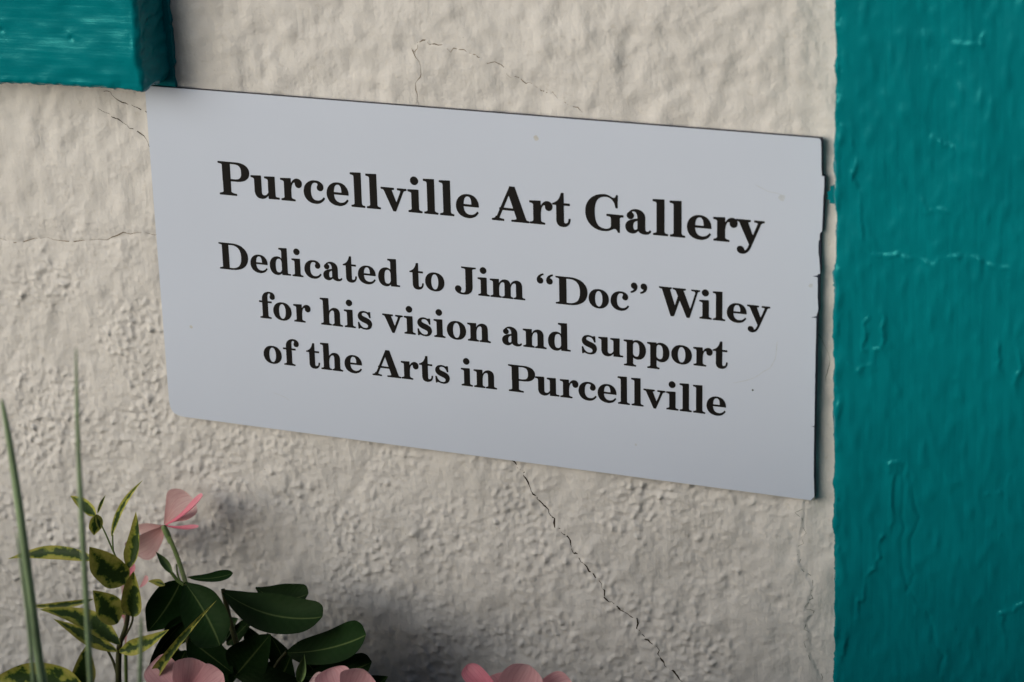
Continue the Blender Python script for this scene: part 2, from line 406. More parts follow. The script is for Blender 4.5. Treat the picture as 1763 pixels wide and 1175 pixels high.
# small flake of teal paint sticking out beside the sign
def slab(name, pts, y0, y1, mt, parent, bev=0):
    """closed outline in the x-z plane pulled out to a thickness"""
    n = len(pts)
    V = [(a, y0, b) for a, b in pts] + [(a, y1, b) for a, b in pts]
    me = bpy.data.meshes.new(name)
    me.from_pydata(V, [], [tuple(range(n)), tuple(range(2 * n - 1, n - 1, -1))] + [(i, i + n, (i + 1) % n + n, (i + 1) % n) for i in range(n)])
    me.validate(); me.update()
    import bmesh
    bm = bmesh.new(); bm.from_mesh(me); bmesh.ops.recalc_face_normals(bm, faces=bm.faces); bm.to_mesh(me); bm.free()
    return link(name, me, mt, parent, smooth=False)
slab('paint_flake', px_line([(1437,318),(1430,321),(1431,327),(1425,330),(1427,338),(1424,341),(1430,344),(1429,349),(1438,350)], -.012), -.014, -.0115, M['teal_post'], post)

BX1 = float(at(289, 70, 0)[0])                     # where the beam's end meets the wall
BY = -.040
for _ in range(1): pass
BXF = float(at(238, 70, BY)[0]) 
BY = BY * 1.0
# depth at which the front corner is seen at pixel 238 with the end face square to the wall
lo_, hi_ = 0.0, -.2
for _ in range(40):
    mid = (lo_ + hi_) / 2
    if at(238, 70, mid)[0] > BX1: hi_ = mid
    else: lo_ = mid
    if at(238, 70, mid)[0] < BX1: lo_, hi_ = mid, hi_
cands = np.linspace(-.001, -.2, 400); BY = float(cands[np.argmin([abs(at(238, 70, c)[0] - BX1) for c in cands])])
BZ = float(at(120, 153, BY)[2])
BZ2 = float(at(255, 163, BY)[2])
print('beam depth', BY, 'bottom', BZ, BZ2, 'x', BX1)
H_low = Field(160, 60, 31); H_st = Field(60, 6, 32); H_lump = Field(24, 16, 33)
BDw = [(*px_line([(a, b)], BY)[0], r, q) for a, b, r, q in [(122,66,.0022,-1.3),(118,60,.003,.5),(3,52,.002,-1.3),(225,112,.006,.9),(222,58,.005,.5),(226,30,.004,.4),(190,140,.006,.5),(205,148,.0025,-1.0),(197,147,.0018,-.8),(240,75,.004,.5)]]
def beam_h(P, n, w):
    x, y, z = P.T
    def f(F): return w[:, 1] * F(x, z) + w[:, 0] * F(z, y + .3) + w[:, 2] * F(x, y)
    h = .6e-3 * f(H_low) + .06e-3 * f(H_st) + .22e-3 * f(H_lump)
    e = np.exp(-((x - BX1) / .007) ** 2) + np.exp(-((z - BZ) / .005) ** 2)
    h += e * .55e-3 * f(G_lump) + .25e-3 * np.exp(-((z - BZ) / .003) ** 2) * f(G_dot)
    for a, b, r, q in BDw: h += w[:, 1] * q * 1e-3 * np.exp(-((x - a) ** 2 + (z - b) ** 2) / r ** 2)
    return h
slope = math.radians(0.2)
V, Q = rounded_box((BX1 - .75, BY, BZ), (BX1, .01, BZ + .25), .006, (.0016, .0018, .0014), beam_h)
# the lower corner of the end sags a little
k = np.exp(-(((V[:, 0] - BX1) / .022) ** 2 + ((V[:, 2] - BZ) / .02) ** 2)) * np.clip(-V[:, 1] / abs(BY), 0, 1); V[:, 2] -= k * max(0, BZ - BZ2) * .8
# paint and caulk carried down the wall end, behind the sign's top edge
k2 = np.clip(1 + V[:, 1] / .012, 0, 1) * np.exp(-((V[:, 2] - BZ) / .01) ** 2) * np.exp(-((V[:, 0] - BX1) / .03) ** 2)
beam = link('timber_beam', np_mesh('timber_beam', V, Q), M['teal_beam'])
tag(beam, 'level timber beam end painted glossy teal at the upper left corner', 'beam')
# caulk fillet between beam end and wall, painted over
r = random.Random(4); pts = []
zt, zb = BZ + .24, float(at(298, 156, -.002)[2])
npt = 60
fil = [(BX1 + .0040 + .0016 * r.random() + (.0012 if r.random() < .2 else 0), zt + (zb - zt) * i / npt) for i in range(npt + 1)]
slab('caulk', [(BX1 - .030, zt)] + [(BX1 - .030, zb)] + fil[::-1], -.0035, .003, M['teal_beam'], beam)

# ------------------------------------------------------------------ the sign
PH = math.radians(1.3); SY = -.0085
def sw(u, v): return (u * math.cos(PH) + v * math.sin(PH), -u * math.sin(PH) + v * math.cos(PH))     # sign metres -> wall x, z
def suv(px, py):
    p = at(px, py, SY); x, z = p[0], p[2]; return (x * math.cos(PH) - z * math.sin(PH), x * math.sin(PH) + z * math.cos(PH))
sign = empty('gallery_sign', (0, SY, 0), 'flat white rectangular sign with black serif lettering and a chipped right edge', 'sign')
right = [(1408,238.6),(1412,240),(1413.4,244),(1414,262),(1414,290),(1415,303.4),(1419,304.4),(1419,320),(1418,336),(1417.4,340),(1417,355),(1416.4,372),(1415.6,388),(1415,399.5),(1411.4,402),(1411,414),(1409.3,415.6),(1409,436),(1410.4,445),(1411.4,460),(1412,471.7),(1408,472.8),(1407.6,474.6),(1398.6,476.2),(1407.6,478.0),(1408,493),(1407.6,512),(1408.8,532),(1408,538),(1406,542),(1405.8,545.0),(1396,546.5),(1405.5,548.2),(1405,575),(1404,610),(1403.6,640),(1403,650),(1403.4,652),(1402.6,690),(1402.2,730),(1401.8,734.0),(1396.5,735),(1401.8,736.2),(1401.2,780),(1401,820),(1402,856),(1398.5,859),(1396,861.6),(1384,860.2)]
left = [(318,718.3),(308,715.8),(300,711.8),(295.5,706),(292.6,699),(290.8,688),(250,160),(249,148)]
face_px = right + left
slab('face_sheet', px_line(face_px, SY), SY, SY + .0008, M['face'], sign)
core_px = [(1413.6,239),(1415,244),(1415,303),(1420,304.4),(1420,330),(1418.6,350),(1417.4,390),(1416.4,399),(1413,402),(1412.6,440),(1413.4,465),(1411,474),(1410,500),(1410.4,532),(1408,542),(1407,560),(1404.8,660),(1403.2,740),(1402.4,800),(1402.8,857),(1399,860.6),(1396.4,862.2),(1384,860.6)] + left
slab('core_board', px_line(core_px, SY), SY + .0009, SY + .0050, M['core'], sign)
GL = json.loads(r'''{"l":[[2,-4,0,-2,-1,0,-1,10,-1,12,2,14,15,17,23,20,28,25,30,28,30,32,30,266,28,276,27,279,24,281,16,284,-1,287,-3,288,-4,291,-4,302,-2,305,0,306,88,310,96,310,99,308,99,305,99,34,101,26,106,20,112,17,127,14,129,13,131,10,130,-1,128,-3,125,-4]],"i":[[2,-4,0,-2,-1,0,-1,10,0,13,2,14,16,17,22,20,28,25,30,28,30,32,30,160,30,166,28,170,24,175,12,179,0,181,-3,182,-4,185,-4,197,-1,199,6,200,84,204,97,203,99,202,99,199,99,35,100,29,102,24,108,19,116,16,127,14,129,13,131,10,130,-1,128,-3,125,-4],[54,242,48,244,40,248,36,252,30,258,25,266,23,273,23,286,25,293,29,300,33,306,39,311,48,316,54,318,67,318,74,316,81,312,86,308,92,302,97,294,99,287,99,274,97,267,93,260,89,255,83,249,74,244,68,242]],"a":[[49,-8,38,-6,31,-4,24,0,16,5,9,11,6,16,0,28,-3,42,-4,53,-3,61,-2,68,4,80,9,88,19,98,28,103,44,111,60,116,78,121,101,126,102,128,102,136,100,151,98,159,93,169,89,175,84,180,77,182,72,183,64,183,57,180,54,177,62,172,66,168,69,163,72,157,74,150,73,139,71,135,68,129,61,121,54,117,49,115,38,114,31,116,25,119,18,124,13,130,10,137,8,146,9,153,11,159,14,164,18,170,27,176,34,184,38,188,50,196,61,201,71,204,79,205,85,206,98,206,112,204,127,199,134,196,142,191,154,180,162,169,166,162,169,152,171,138,171,38,172,32,174,26,177,22,181,20,185,20,193,20,199,22,202,24,209,32,212,33,215,32,222,26,223,23,223,22,220,16,216,10,207,2,197,-4,184,-7,175,-9,162,-9,151,-7,140,-5,130,-1,124,3,117,8,110,17,98,6,91,1,84,-3,70,-7,61,-9],[80,26,85,26,93,29,99,34,102,40,102,101,101,104,92,101,80,94,75,89,72,84,68,74,66,62,66,49,68,40,70,34,73,30,75,28]],"c":[[100,-8,88,-7,75,-5,62,-1,54,3,44,8,35,14,20,29,15,35,9,45,4,55,1,65,-2,76,-3,85,-4,95,-3,108,1,128,5,142,10,151,15,159,21,167,28,174,36,181,44,187,52,191,64,197,73,200,85,203,98,204,118,204,125,204,139,201,154,195,166,188,175,180,184,169,188,158,189,151,189,140,188,134,184,125,181,122,175,116,168,112,163,111,156,110,149,111,142,113,135,117,131,121,126,128,125,134,124,142,125,149,133,164,133,169,132,174,131,176,125,180,120,181,115,182,106,182,98,181,94,179,86,174,83,171,79,164,74,154,69,139,67,120,66,102,68,79,72,61,78,48,84,40,89,35,94,31,104,26,118,24,132,24,136,24,144,26,155,30,163,35,169,40,175,45,182,55,186,57,189,56,196,51,199,48,199,46,193,35,182,21,171,12,159,4,147,-2,133,-6,115,-9]],"e":[[102,-8,90,-7,76,-5,65,-1,55,3,44,8,37,13,29,19,20,28,14,37,9,45,4,55,1,65,-2,76,-3,85,-4,95,-3,108,1,128,4,137,9,149,14,157,20,166,27,174,35,181,44,187,53,193,63,197,74,201,95,204,116,204,130,202,148,197,165,188,173,182,180,174,191,160,200,141,203,131,205,120,207,98,205,95,202,93,70,93,68,93,68,83,71,69,74,59,77,52,84,43,88,38,97,31,103,29,114,25,123,24,137,24,149,26,160,30,170,36,180,45,188,56,191,57,194,56,201,50,203,47,203,44,201,40,190,26,180,15,164,4,149,-2,136,-6,118,-9],[68,115,137,114,139,115,138,136,135,156,129,170,123,177,120,180,115,182,109,183,103,183,92,181,84,174,80,169,76,163,72,150,69,134,68,119]],"v":[[110,-10,107,-7,104,-2,25,173,20,177,17,179,7,182,0,182,-2,183,-4,187,-4,196,-3,199,-1,200,1,201,116,201,120,200,122,196,122,186,120,184,118,182,101,179,100,177,135,86,140,74,141,75,142,78,174,156,179,170,179,176,177,179,170,180,152,182,150,183,149,187,149,196,149,199,151,200,154,201,234,201,236,200,238,198,239,196,239,187,237,184,235,182,222,180,216,178,212,174,208,169,135,-7,132,-10]],"y":[[49,-94,39,-93,28,-89,19,-83,12,-77,9,-71,7,-67,5,-58,7,-48,8,-44,11,-39,17,-32,25,-28,32,-27,41,-27,46,-28,54,-31,61,-37,66,-44,72,-59,74,-60,77,-60,84,-55,94,-42,103,-23,108,-9,25,173,20,177,17,179,7,182,0,182,-2,183,-4,187,-4,196,-3,199,-1,200,1,201,116,201,120,200,122,196,122,186,120,184,118,182,101,179,100,177,135,86,140,74,142,77,176,163,179,170,179,176,177,179,170,180,152,182,150,183,149,187,149,196,149,199,151,200,154,201,234,201,236,200,238,198,239,196,239,187,237,184,235,182,224,181,217,178,212,174,208,169,128,-26,121,-42,112,-58,105,-67,97,-75,90,-82,82,-86,72,-91,66,-92]],"r":[[2,-4,0,-2,-1,0,-1,10,0,13,2,14,16,17,22,20,28,25,30,28,30,32,30,160,30,166,28,170,24,175,12,179,0,181,-3,182,-4,186,-4,196,-3,198,-1,200,6,200,84,204,96,204,98,202,99,199,99,164,100,162,100,162,107,175,115,185,126,195,138,202,145,204,154,206,168,205,175,203,182,200,189,195,195,189,199,184,203,174,204,166,204,154,202,145,198,135,191,128,181,122,172,120,166,120,161,121,157,122,151,125,143,133,139,139,137,146,135,163,134,165,131,166,124,165,120,162,116,157,109,145,104,131,101,112,99,99,99,35,100,30,103,25,106,22,110,20,121,16,133,14,135,13,137,9,137,0,135,-2,132,-4]],"u":[[88,-8,80,-7,70,-5,62,-1,56,2,46,11,42,17,37,25,34,35,31,46,29,51,29,162,28,167,26,172,21,176,12,179,1,181,-2,182,-4,185,-4,195,-3,198,-1,199,7,200,84,204,95,204,98,202,99,199,99,54,99,47,102,37,106,31,113,27,119,26,124,26,135,28,146,35,151,40,156,46,162,53,162,55,162,160,162,166,159,172,154,176,144,179,133,181,130,182,128,185,128,195,129,198,132,199,139,200,217,204,227,204,229,203,231,201,231,199,231,34,232,28,234,23,239,20,247,18,266,17,268,16,270,14,270,12,270,3,270,1,267,-1,261,-2,234,-2,230,-3,204,-3,200,-3,166,-4,164,-2,162,0,162,22,162,24,146,9,138,3,130,-2,120,-5,112,-7,102,-9]],"n":[[2,-4,0,-2,-1,0,-1,10,0,13,2,14,16,17,22,20,28,25,30,28,30,32,30,160,30,166,28,170,24,175,12,179,0,181,-3,182,-4,185,-4,194,-3,198,-1,200,6,200,84,204,96,204,98,202,99,199,99,164,100,162,100,161,111,178,117,185,123,190,132,196,140,200,153,204,163,206,174,206,189,203,195,201,203,197,210,192,214,188,219,182,224,172,228,159,230,145,230,31,232,25,237,20,244,17,259,14,261,13,263,10,263,1,261,-3,258,-4,139,-4,136,-3,134,-2,134,1,134,9,134,12,137,14,147,16,154,20,159,25,161,34,161,142,160,152,158,162,155,168,150,171,144,172,138,172,131,169,125,165,116,156,110,146,106,136,102,122,100,109,99,100,99,35,100,28,103,23,107,19,112,17,124,14,126,13,128,9,128,0,126,-2,122,-4]],"h":[[2,-4,0,-2,-1,0,-1,10,-1,12,2,14,15,17,23,20,28,25,30,28,30,32,30,266,28,276,27,279,24,281,16,284,-1,287,-3,288,-4,291,-4,302,-2,305,0,306,88,310,96,310,99,308,99,305,100,162,101,162,106,171,111,178,120,187,132,196,140,200,148,203,163,206,180,205,195,201,203,197,211,191,217,184,224,172,227,164,229,152,230,145,230,33,230,29,233,24,238,20,244,17,259,14,261,13,263,10,262,-1,260,-3,258,-4,139,-4,136,-3,134,-2,134,1,134,9,134,12,137,14,147,16,154,20,159,25,161,34,161,142,160,152,158,162,155,168,150,171,144,172,138,172,131,169,125,165,116,156,110,146,106,136,102,122,100,109,99,100,99,35,100,28,103,23,107,19,112,17,124,14,126,13,128,9,128,0,126,-2,122,-4]],"m":[[2,-4,0,-2,-1,0,-1,10,0,13,2,14,16,17,22,20,28,25,30,28,30,32,30,160,30,166,28,170,24,175,12,179,0,181,-3,182,-4,185,-4,195,-4,198,-2,199,6,200,84,204,96,204,98,202,99,199,99,164,100,162,100,161,107,173,114,182,126,192,132,196,141,201,153,204,163,206,174,206,188,203,195,201,206,195,214,188,219,182,224,172,228,158,229,158,238,174,243,180,252,189,264,197,276,202,284,204,293,206,304,206,316,204,323,202,331,198,338,194,346,185,350,179,354,171,357,162,359,150,360,140,360,31,362,25,368,20,376,17,390,14,392,13,393,10,393,1,392,-2,390,-3,388,-4,268,-4,265,-3,263,-2,263,1,263,9,264,13,266,14,279,17,283,19,288,24,290,31,290,150,288,163,285,168,280,171,274,172,265,171,257,166,251,161,244,152,238,140,234,130,231,119,230,106,230,32,230,28,233,23,238,19,244,16,254,14,257,13,258,9,258,0,257,-2,253,-4,137,-4,134,-3,133,-1,132,1,132,10,133,12,136,14,149,17,156,21,157,23,159,26,161,34,161,142,160,152,158,162,155,168,150,171,144,172,138,172,131,169,125,165,116,156,110,146,106,136,102,122,100,109,99,100,99,35,100,28,103,23,107,19,112,17,124,14,126,13,128,9,128,0,126,-2,122,-4]],"d":[[79,-8,70,-7,56,-4,46,0,35,7,27,14,20,22,14,29,8,40,3,52,0,64,-3,78,-4,97,-3,110,-2,121,1,134,7,149,12,160,17,168,23,175,30,182,37,188,46,194,55,198,66,202,77,204,88,206,100,206,109,204,119,201,126,198,136,191,141,185,142,185,143,264,141,274,139,278,134,282,124,285,113,287,111,288,110,291,110,303,112,305,114,306,200,310,208,310,211,308,212,305,212,29,214,23,217,20,226,18,245,17,247,16,249,13,249,2,247,-1,240,-2,214,-2,210,-3,184,-3,180,-3,146,-4,144,-3,143,-1,143,13,142,15,134,8,127,3,119,-2,112,-5,98,-8,91,-9],[98,24,108,24,115,25,120,27,127,32,131,35,137,44,139,50,143,59,142,145,137,162,131,171,128,174,123,178,114,180,108,180,96,177,91,175,86,170,81,163,76,152,72,137,71,124,69,103,70,78,72,61,74,52,78,40,82,33,89,27]],"p":[[1,-89,-1,-88,-3,-86,-3,-76,-1,-73,1,-72,17,-68,22,-66,28,-61,30,-58,30,-54,30,160,30,166,28,170,24,175,12,179,0,181,-3,182,-4,186,-4,195,-4,198,-1,199,6,200,95,204,97,203,99,201,99,192,100,191,110,198,117,201,124,204,136,206,148,206,163,204,175,200,190,194,199,188,206,182,213,175,219,168,226,156,233,140,236,130,239,116,240,96,239,78,236,64,230,46,226,35,220,27,209,14,196,4,188,-1,181,-4,166,-7,156,-9,145,-9,131,-7,117,-2,109,2,101,9,100,9,99,-51,100,-56,103,-62,109,-67,117,-70,129,-72,131,-73,132,-76,132,-85,132,-88,130,-89,127,-90],[128,24,139,24,148,26,155,32,160,39,164,51,167,64,168,86,168,109,167,127,165,142,161,155,156,166,149,173,143,177,133,180,124,180,115,178,111,176,107,172,101,160,98,152,98,54,98,50,102,44,109,34,117,28]],"o":[[98,-8,86,-7,76,-5,60,0,50,4,35,14,20,28,10,42,5,54,0,67,-3,80,-4,96,-3,116,0,128,3,138,7,147,13,157,20,167,27,175,33,180,43,188,56,195,66,198,85,203,97,204,119,204,130,203,149,198,158,195,171,188,182,180,187,176,200,161,209,146,212,137,216,125,218,111,219,100,218,80,216,70,213,60,205,42,194,28,180,14,165,4,156,0,139,-5,128,-7,116,-9],[104,14,110,14,120,17,128,23,133,31,139,41,144,59,147,74,148,90,148,106,146,130,141,148,138,157,132,168,124,176,117,181,110,182,104,182,100,181,94,178,86,171,80,163,75,151,71,136,68,121,67,106,67,90,69,70,72,53,76,41,82,31,87,23,95,17]],"s":[[80,-8,70,-7,58,-5,46,-1,32,5,25,3,16,-5,6,-6,4,-5,3,-3,-1,62,-1,69,0,72,2,73,12,74,15,72,17,70,21,58,25,49,34,35,41,28,49,21,58,16,65,14,76,12,88,12,97,13,103,15,112,20,115,24,118,31,118,37,118,42,115,48,112,52,106,57,95,62,60,75,49,79,37,86,24,94,14,104,10,109,5,118,3,124,1,131,0,136,0,147,3,161,9,174,17,184,23,190,31,195,38,199,48,202,66,206,79,206,97,203,121,195,127,196,135,201,146,199,149,198,150,195,153,135,152,132,148,130,140,129,137,131,135,134,129,151,122,163,114,173,106,178,101,181,95,183,86,185,74,185,70,185,64,183,58,180,54,177,51,171,50,163,51,157,55,152,61,147,79,139,118,125,135,116,147,107,153,101,161,90,164,82,167,73,168,59,167,47,165,41,159,27,154,19,146,11,140,6,132,1,120,-4,113,-6,103,-8,96,-9]],"t":[[82,-8,68,-6,59,-3,54,0,50,3,42,10,36,22,32,33,30,47,30,178,30,179,28,179,-1,180,-3,181,-4,183,-4,192,-3,194,-1,196,13,201,28,210,38,217,46,226,55,239,62,252,68,268,72,285,74,288,77,290,94,290,98,288,99,285,99,202,101,201,149,201,152,199,153,196,153,183,152,181,149,179,101,179,99,178,99,45,100,36,103,29,107,26,115,26,123,28,127,30,131,34,135,41,138,54,139,64,141,68,145,69,153,69,156,69,158,65,158,58,156,44,151,29,145,17,135,7,123,-2,111,-6,97,-9]],"f":[[4,-4,2,-2,0,0,0,10,2,13,4,14,17,17,25,20,28,22,30,25,32,31,32,177,31,179,30,179,-3,180,-5,181,-6,183,-5,198,-4,200,-1,201,30,201,32,202,32,222,33,236,36,248,39,258,47,274,54,283,64,292,73,298,85,304,97,308,109,311,124,312,136,311,145,310,155,307,166,302,173,297,178,292,182,288,185,283,188,277,192,266,192,262,192,251,191,244,190,240,186,234,182,230,178,226,172,223,164,221,153,221,143,224,138,227,133,232,130,237,128,246,128,255,129,260,135,272,136,280,135,284,132,287,128,289,122,290,116,289,112,286,109,283,106,278,104,271,102,260,102,253,102,202,104,201,145,201,148,200,150,197,150,183,149,181,147,180,145,179,104,179,103,179,102,177,102,31,103,28,105,24,111,20,117,18,134,15,138,13,140,10,139,-1,137,-3,134,-4]],"P":[[2,-4,0,-2,-1,0,-1,10,0,13,4,15,22,18,29,21,36,26,38,31,38,125,36,131,36,272,36,275,28,280,14,284,1,285,-2,287,-3,289,-4,291,-4,300,-2,302,1,303,185,303,205,302,228,297,241,293,252,289,260,285,270,279,276,274,285,265,293,253,300,238,302,226,303,216,302,206,300,195,298,188,293,176,288,169,282,162,274,155,264,147,249,139,237,135,214,129,201,128,185,126,118,126,116,125,116,35,117,30,120,27,122,25,132,21,146,17,165,15,169,13,171,11,171,10,171,0,170,-3,166,-4],[116,148,157,147,169,148,181,150,193,153,199,156,207,162,211,167,216,176,219,183,221,192,222,207,222,223,221,238,216,254,210,264,206,269,202,272,194,277,188,279,174,282,157,284,118,284,116,283]],"D":[[-1,-4,-3,-2,-4,0,-4,10,-2,13,0,14,15,17,24,19,32,23,35,25,36,26,36,273,36,275,35,276,28,280,17,283,1,285,-2,287,-3,289,-4,291,-4,300,-2,302,1,303,166,303,190,302,214,298,232,294,248,288,263,283,275,277,296,263,308,253,318,242,327,230,335,216,342,200,345,190,347,182,349,167,350,145,349,133,346,115,343,103,340,95,334,81,328,71,319,59,306,45,295,36,280,26,265,18,250,12,233,7,218,3,193,-1,172,-3,156,-3,152,-4],[118,18,156,18,174,20,186,22,197,25,212,32,220,37,228,42,236,49,242,56,250,69,255,79,259,91,263,106,265,122,266,136,266,164,265,178,263,193,259,208,255,219,250,231,243,241,238,248,229,257,220,264,210,269,199,274,190,277,172,281,161,282,150,282,119,282,117,282]],"A":[[-1,-4,-3,-2,-4,0,-4,10,-2,13,0,14,16,17,23,21,27,23,28,26,31,34,32,36,34,38,42,38,43,39,67,92,66,109,67,112,70,114,76,115,78,118,157,295,159,304,161,306,163,306,205,306,208,306,210,303,212,297,303,39,309,25,311,21,315,18,321,16,334,14,336,13,338,10,338,1,337,-2,335,-3,332,-4,176,-4,174,-2,173,1,173,10,175,13,177,14,196,15,209,18,216,20,218,22,220,25,220,28,217,38,199,92,197,92,98,92,97,92,95,89,67,25,67,23,70,22,78,19,89,17,103,15,107,13,109,11,110,10,110,0,108,-3,104,-4],[107,115,188,114,191,115,156,220,155,222,152,218]],"G":[[283,-13,280,-11,277,-2,274,4,271,8,268,12,264,14,259,16,254,16,248,15,242,13,219,2,209,-2,196,-6,181,-9,169,-10,147,-10,125,-8,111,-5,91,2,79,7,66,15,55,23,47,29,31,46,23,57,16,69,8,84,3,100,-1,115,-3,134,-4,148,-3,164,-1,182,3,200,9,215,16,230,24,243,32,254,46,268,55,276,72,287,93,298,114,304,132,308,146,310,158,311,172,311,186,309,195,307,204,304,213,300,233,289,240,287,246,286,254,287,258,291,262,296,267,309,268,311,271,312,279,312,281,311,283,310,284,307,284,294,283,289,283,261,282,257,282,229,282,225,282,201,280,198,277,197,267,197,265,197,263,199,262,200,257,223,251,239,248,245,237,261,232,267,220,276,208,282,197,286,187,288,180,288,163,288,152,286,145,284,132,279,124,274,117,269,108,260,103,253,94,238,89,223,85,208,83,195,81,181,80,162,80,138,81,119,83,104,88,78,92,67,97,56,102,47,108,39,114,32,121,27,130,22,139,18,154,14,163,13,175,12,184,13,194,15,202,18,210,22,215,26,218,31,220,38,221,44,221,105,219,112,217,116,212,119,200,122,186,123,184,125,182,128,182,139,184,141,187,143,328,143,331,142,333,140,333,137,333,127,332,125,328,123,314,121,307,119,302,116,300,110,300,-10,299,-12,296,-13]],"J":[[80,-10,65,-9,48,-5,35,0,25,5,19,9,8,20,3,26,-2,37,-3,43,-4,50,-3,57,-1,65,3,72,9,79,16,83,22,86,29,87,40,87,50,85,58,80,64,73,69,64,71,58,72,50,69,39,64,27,62,21,62,17,64,15,70,13,81,11,90,11,99,13,103,14,108,18,113,25,116,32,119,46,120,61,120,267,119,273,117,276,111,280,101,283,78,285,76,286,75,288,74,290,75,301,76,303,79,303,236,303,239,303,241,301,242,299,242,289,240,287,238,285,219,284,208,280,203,277,200,271,200,266,200,74,198,62,196,51,193,42,188,34,182,23,174,15,163,7,156,2,146,-2,135,-6,118,-9,106,-10]],"W":[[124,-10,122,-9,121,-7,116,5,29,276,28,277,2,285,-2,287,-4,290,-4,300,-3,302,1,303,130,303,134,302,135,298,135,289,134,287,132,285,116,280,115,279,116,278,164,121,167,113,168,115,199,215,174,276,172,277,145,286,143,288,143,290,143,299,143,301,145,303,148,303,280,303,283,303,285,301,285,299,285,290,284,287,282,285,262,279,261,278,261,277,331,93,332,94,334,97,385,266,380,278,379,281,349,285,344,287,342,290,343,301,344,303,348,303,432,303,435,302,437,299,437,290,436,287,432,285,415,279,410,269,328,-3,326,-8,322,-10,297,-10,295,-9,293,-7,219,168,218,167,213,154,160,-5,157,-7,154,-7,149,-10]],"(":[[29,200,21,202,12,207,5,214,0,222,-3,234,-4,242,-3,254,0,264,4,272,11,283,20,293,27,298,35,304,46,309,60,314,66,315,68,315,71,314,72,311,74,304,73,300,72,298,58,291,46,283,40,275,38,270,39,268,46,267,56,262,64,253,67,247,69,239,69,229,67,220,61,211,58,207,51,203,40,200],[134,200,126,202,117,207,110,214,105,222,102,234,101,242,102,254,105,264,109,272,116,283,125,293,132,298,140,304,151,309,165,314,171,315,174,315,176,314,177,311,179,304,178,300,177,298,163,291,151,283,145,275,143,270,144,268,151,267,161,262,169,253,172,247,174,239,174,229,172,220,166,211,163,207,156,203,145,200]],")":[[2,199,1,200,-1,202,-4,211,-3,214,-1,215,14,223,26,232,31,238,33,244,32,246,25,247,16,251,12,255,7,261,4,267,2,275,2,286,4,294,7,300,14,307,17,309,23,312,30,314,37,315,43,314,50,312,58,308,64,302,68,296,73,286,74,280,75,271,73,259,70,247,64,236,59,229,45,216,34,209,27,205,16,202],[107,199,106,200,104,202,101,211,102,214,104,215,119,223,131,232,136,238,138,244,137,246,130,247,121,251,117,255,112,261,109,267,107,275,107,286,109,294,112,300,119,307,122,309,128,312,134,314,142,315,148,314,156,312,163,308,169,302,173,296,178,286,179,280,180,271,178,259,175,247,169,236,164,229,150,216,139,209,132,205,121,202]]}''')
LINES = [
 ('Purcellville Art Gallery', 1.0, -93.2, .0012, [67.9,99.6,128.4,150.6,172.6,195.6,210.3,224.2,249.3,264.0,278.7,293.8,326.4,360.6,381.2,410.4,445.5,469.3,484.0,498.8,521.2,540.5]),
 ('Dedicated to Jim (Doc) Wiley', .81, -162.7, .0022, [63.5,94.3,113.4,135.1,147.3,165.5,184.8,199.0,218.4,248.3,262.8,290.5,311.8,323.1,366.0,382.9,412.5,432.0,449.6,474.7,509.7,521.3,533.4,550.7]),
 ('for his vision and support', .81, -205.4, .0036, [100.7,114.3,134.4,160.8,183.8,196.7,220.7,241.2,253.7,269.4,281.7,301.0,333.1,352.3,375.3,405.6,420.8,443.4,464.2,485.5,504.7,521.6]),
 ('of the Arts in Purcellville', .81, -247.9, .0036, [102.1,121.9,144.8,158.8,182.0,208.9,236.8,254.1,269.1,293.8,305.7,338.0,362.8,385.5,402.4,419.7,437.8,450.0,460.8,481.0,492.8,504.6,516.5]),
]
GM = {}
def glyph_mesh(ch):
    if ch in GM: return GM[ch]
    cu = bpy.data.curves.new('lettering', 'CURVE'); cu.dimensions = '2D'; cu.fill_mode = 'BOTH'; cu.extrude = .08
    for loop in GL[ch]:
        P = np.array(loop, float).reshape(-1, 2) * .1
        sp = cu.splines.new('POLY'); sp.points.add(len(P) - 1)
        sp.points.foreach_set('co', np.column_stack([P, np.zeros(len(P)), np.ones(len(P))]).ravel()); sp.use_cyclic_u = True
    tmp = bpy.data.objects.new('tmp', cu); coll.objects.link(tmp)
    me = bpy.data.meshes.new_from_object(tmp.evaluated_get(bpy.context.evaluated_depsgraph_get()))
    bpy.data.objects.remove(tmp); bpy.data.curves.remove(cu)
    co = np.zeros(len(me.vertices) * 3, np.float32); me.vertices.foreach_get('co', co)
    GM[ch] = (co.reshape(-1, 3), [tuple(p.vertices) for p in me.polygons]); bpy.data.meshes.remove(me)
    return GM[ch]
def lettering(text, sc, base, tilt, xs):
    V = []; F = []
    for k, (ch, x0) in enumerate(zip(text.replace(' ', ''), xs)):
        co, fs = glyph_mesh(ch); off = len(V)
        for a, b, t in co:
            u, v = (x0 + a * sc) * .001, (base + tilt * (x0 - 68) + b * sc) * .001
            V.append((u * math.cos(PH) + v * math.sin(PH), SY - .00011 - t * .001 - (k % 2) * .00001, -u * math.sin(PH) + v * math.cos(PH)))
        F += [tuple(i + off for i in f) for f in fs]
    me = bpy.data.meshes.new('lettering'); me.from_pydata(V, [], F); me.update()
    return link('lettering', me, M['ink'], sign, smooth=False)
for L in LINES:
    o = lettering(*L); tag(o, 'black printed line reading ' + L[0].replace('(', '').replace(')', ''))
def disc(name, px, py, r, mt, parent, sx=1, ang=0):
    u, v = suv(px, py); P = []
    rr = random.Random(int(px))
    for i in range(14):
        a = i * math.tau / 14; q = r * (.75 + .4 * rr.random()); P.append(sw(u + q * sx * math.cos(a + ang), v + q * math.sin(a + ang)))
    return slab(name, P, SY - .00006, SY + .0002, mt, parent)
disc('speck', 1296, 672, .0009, M['ink'], sign)
disc('speck', 329, 563, .0016, M['smudge'], sign); disc('speck', 923, 238, .0022, M['smudge'], sign)

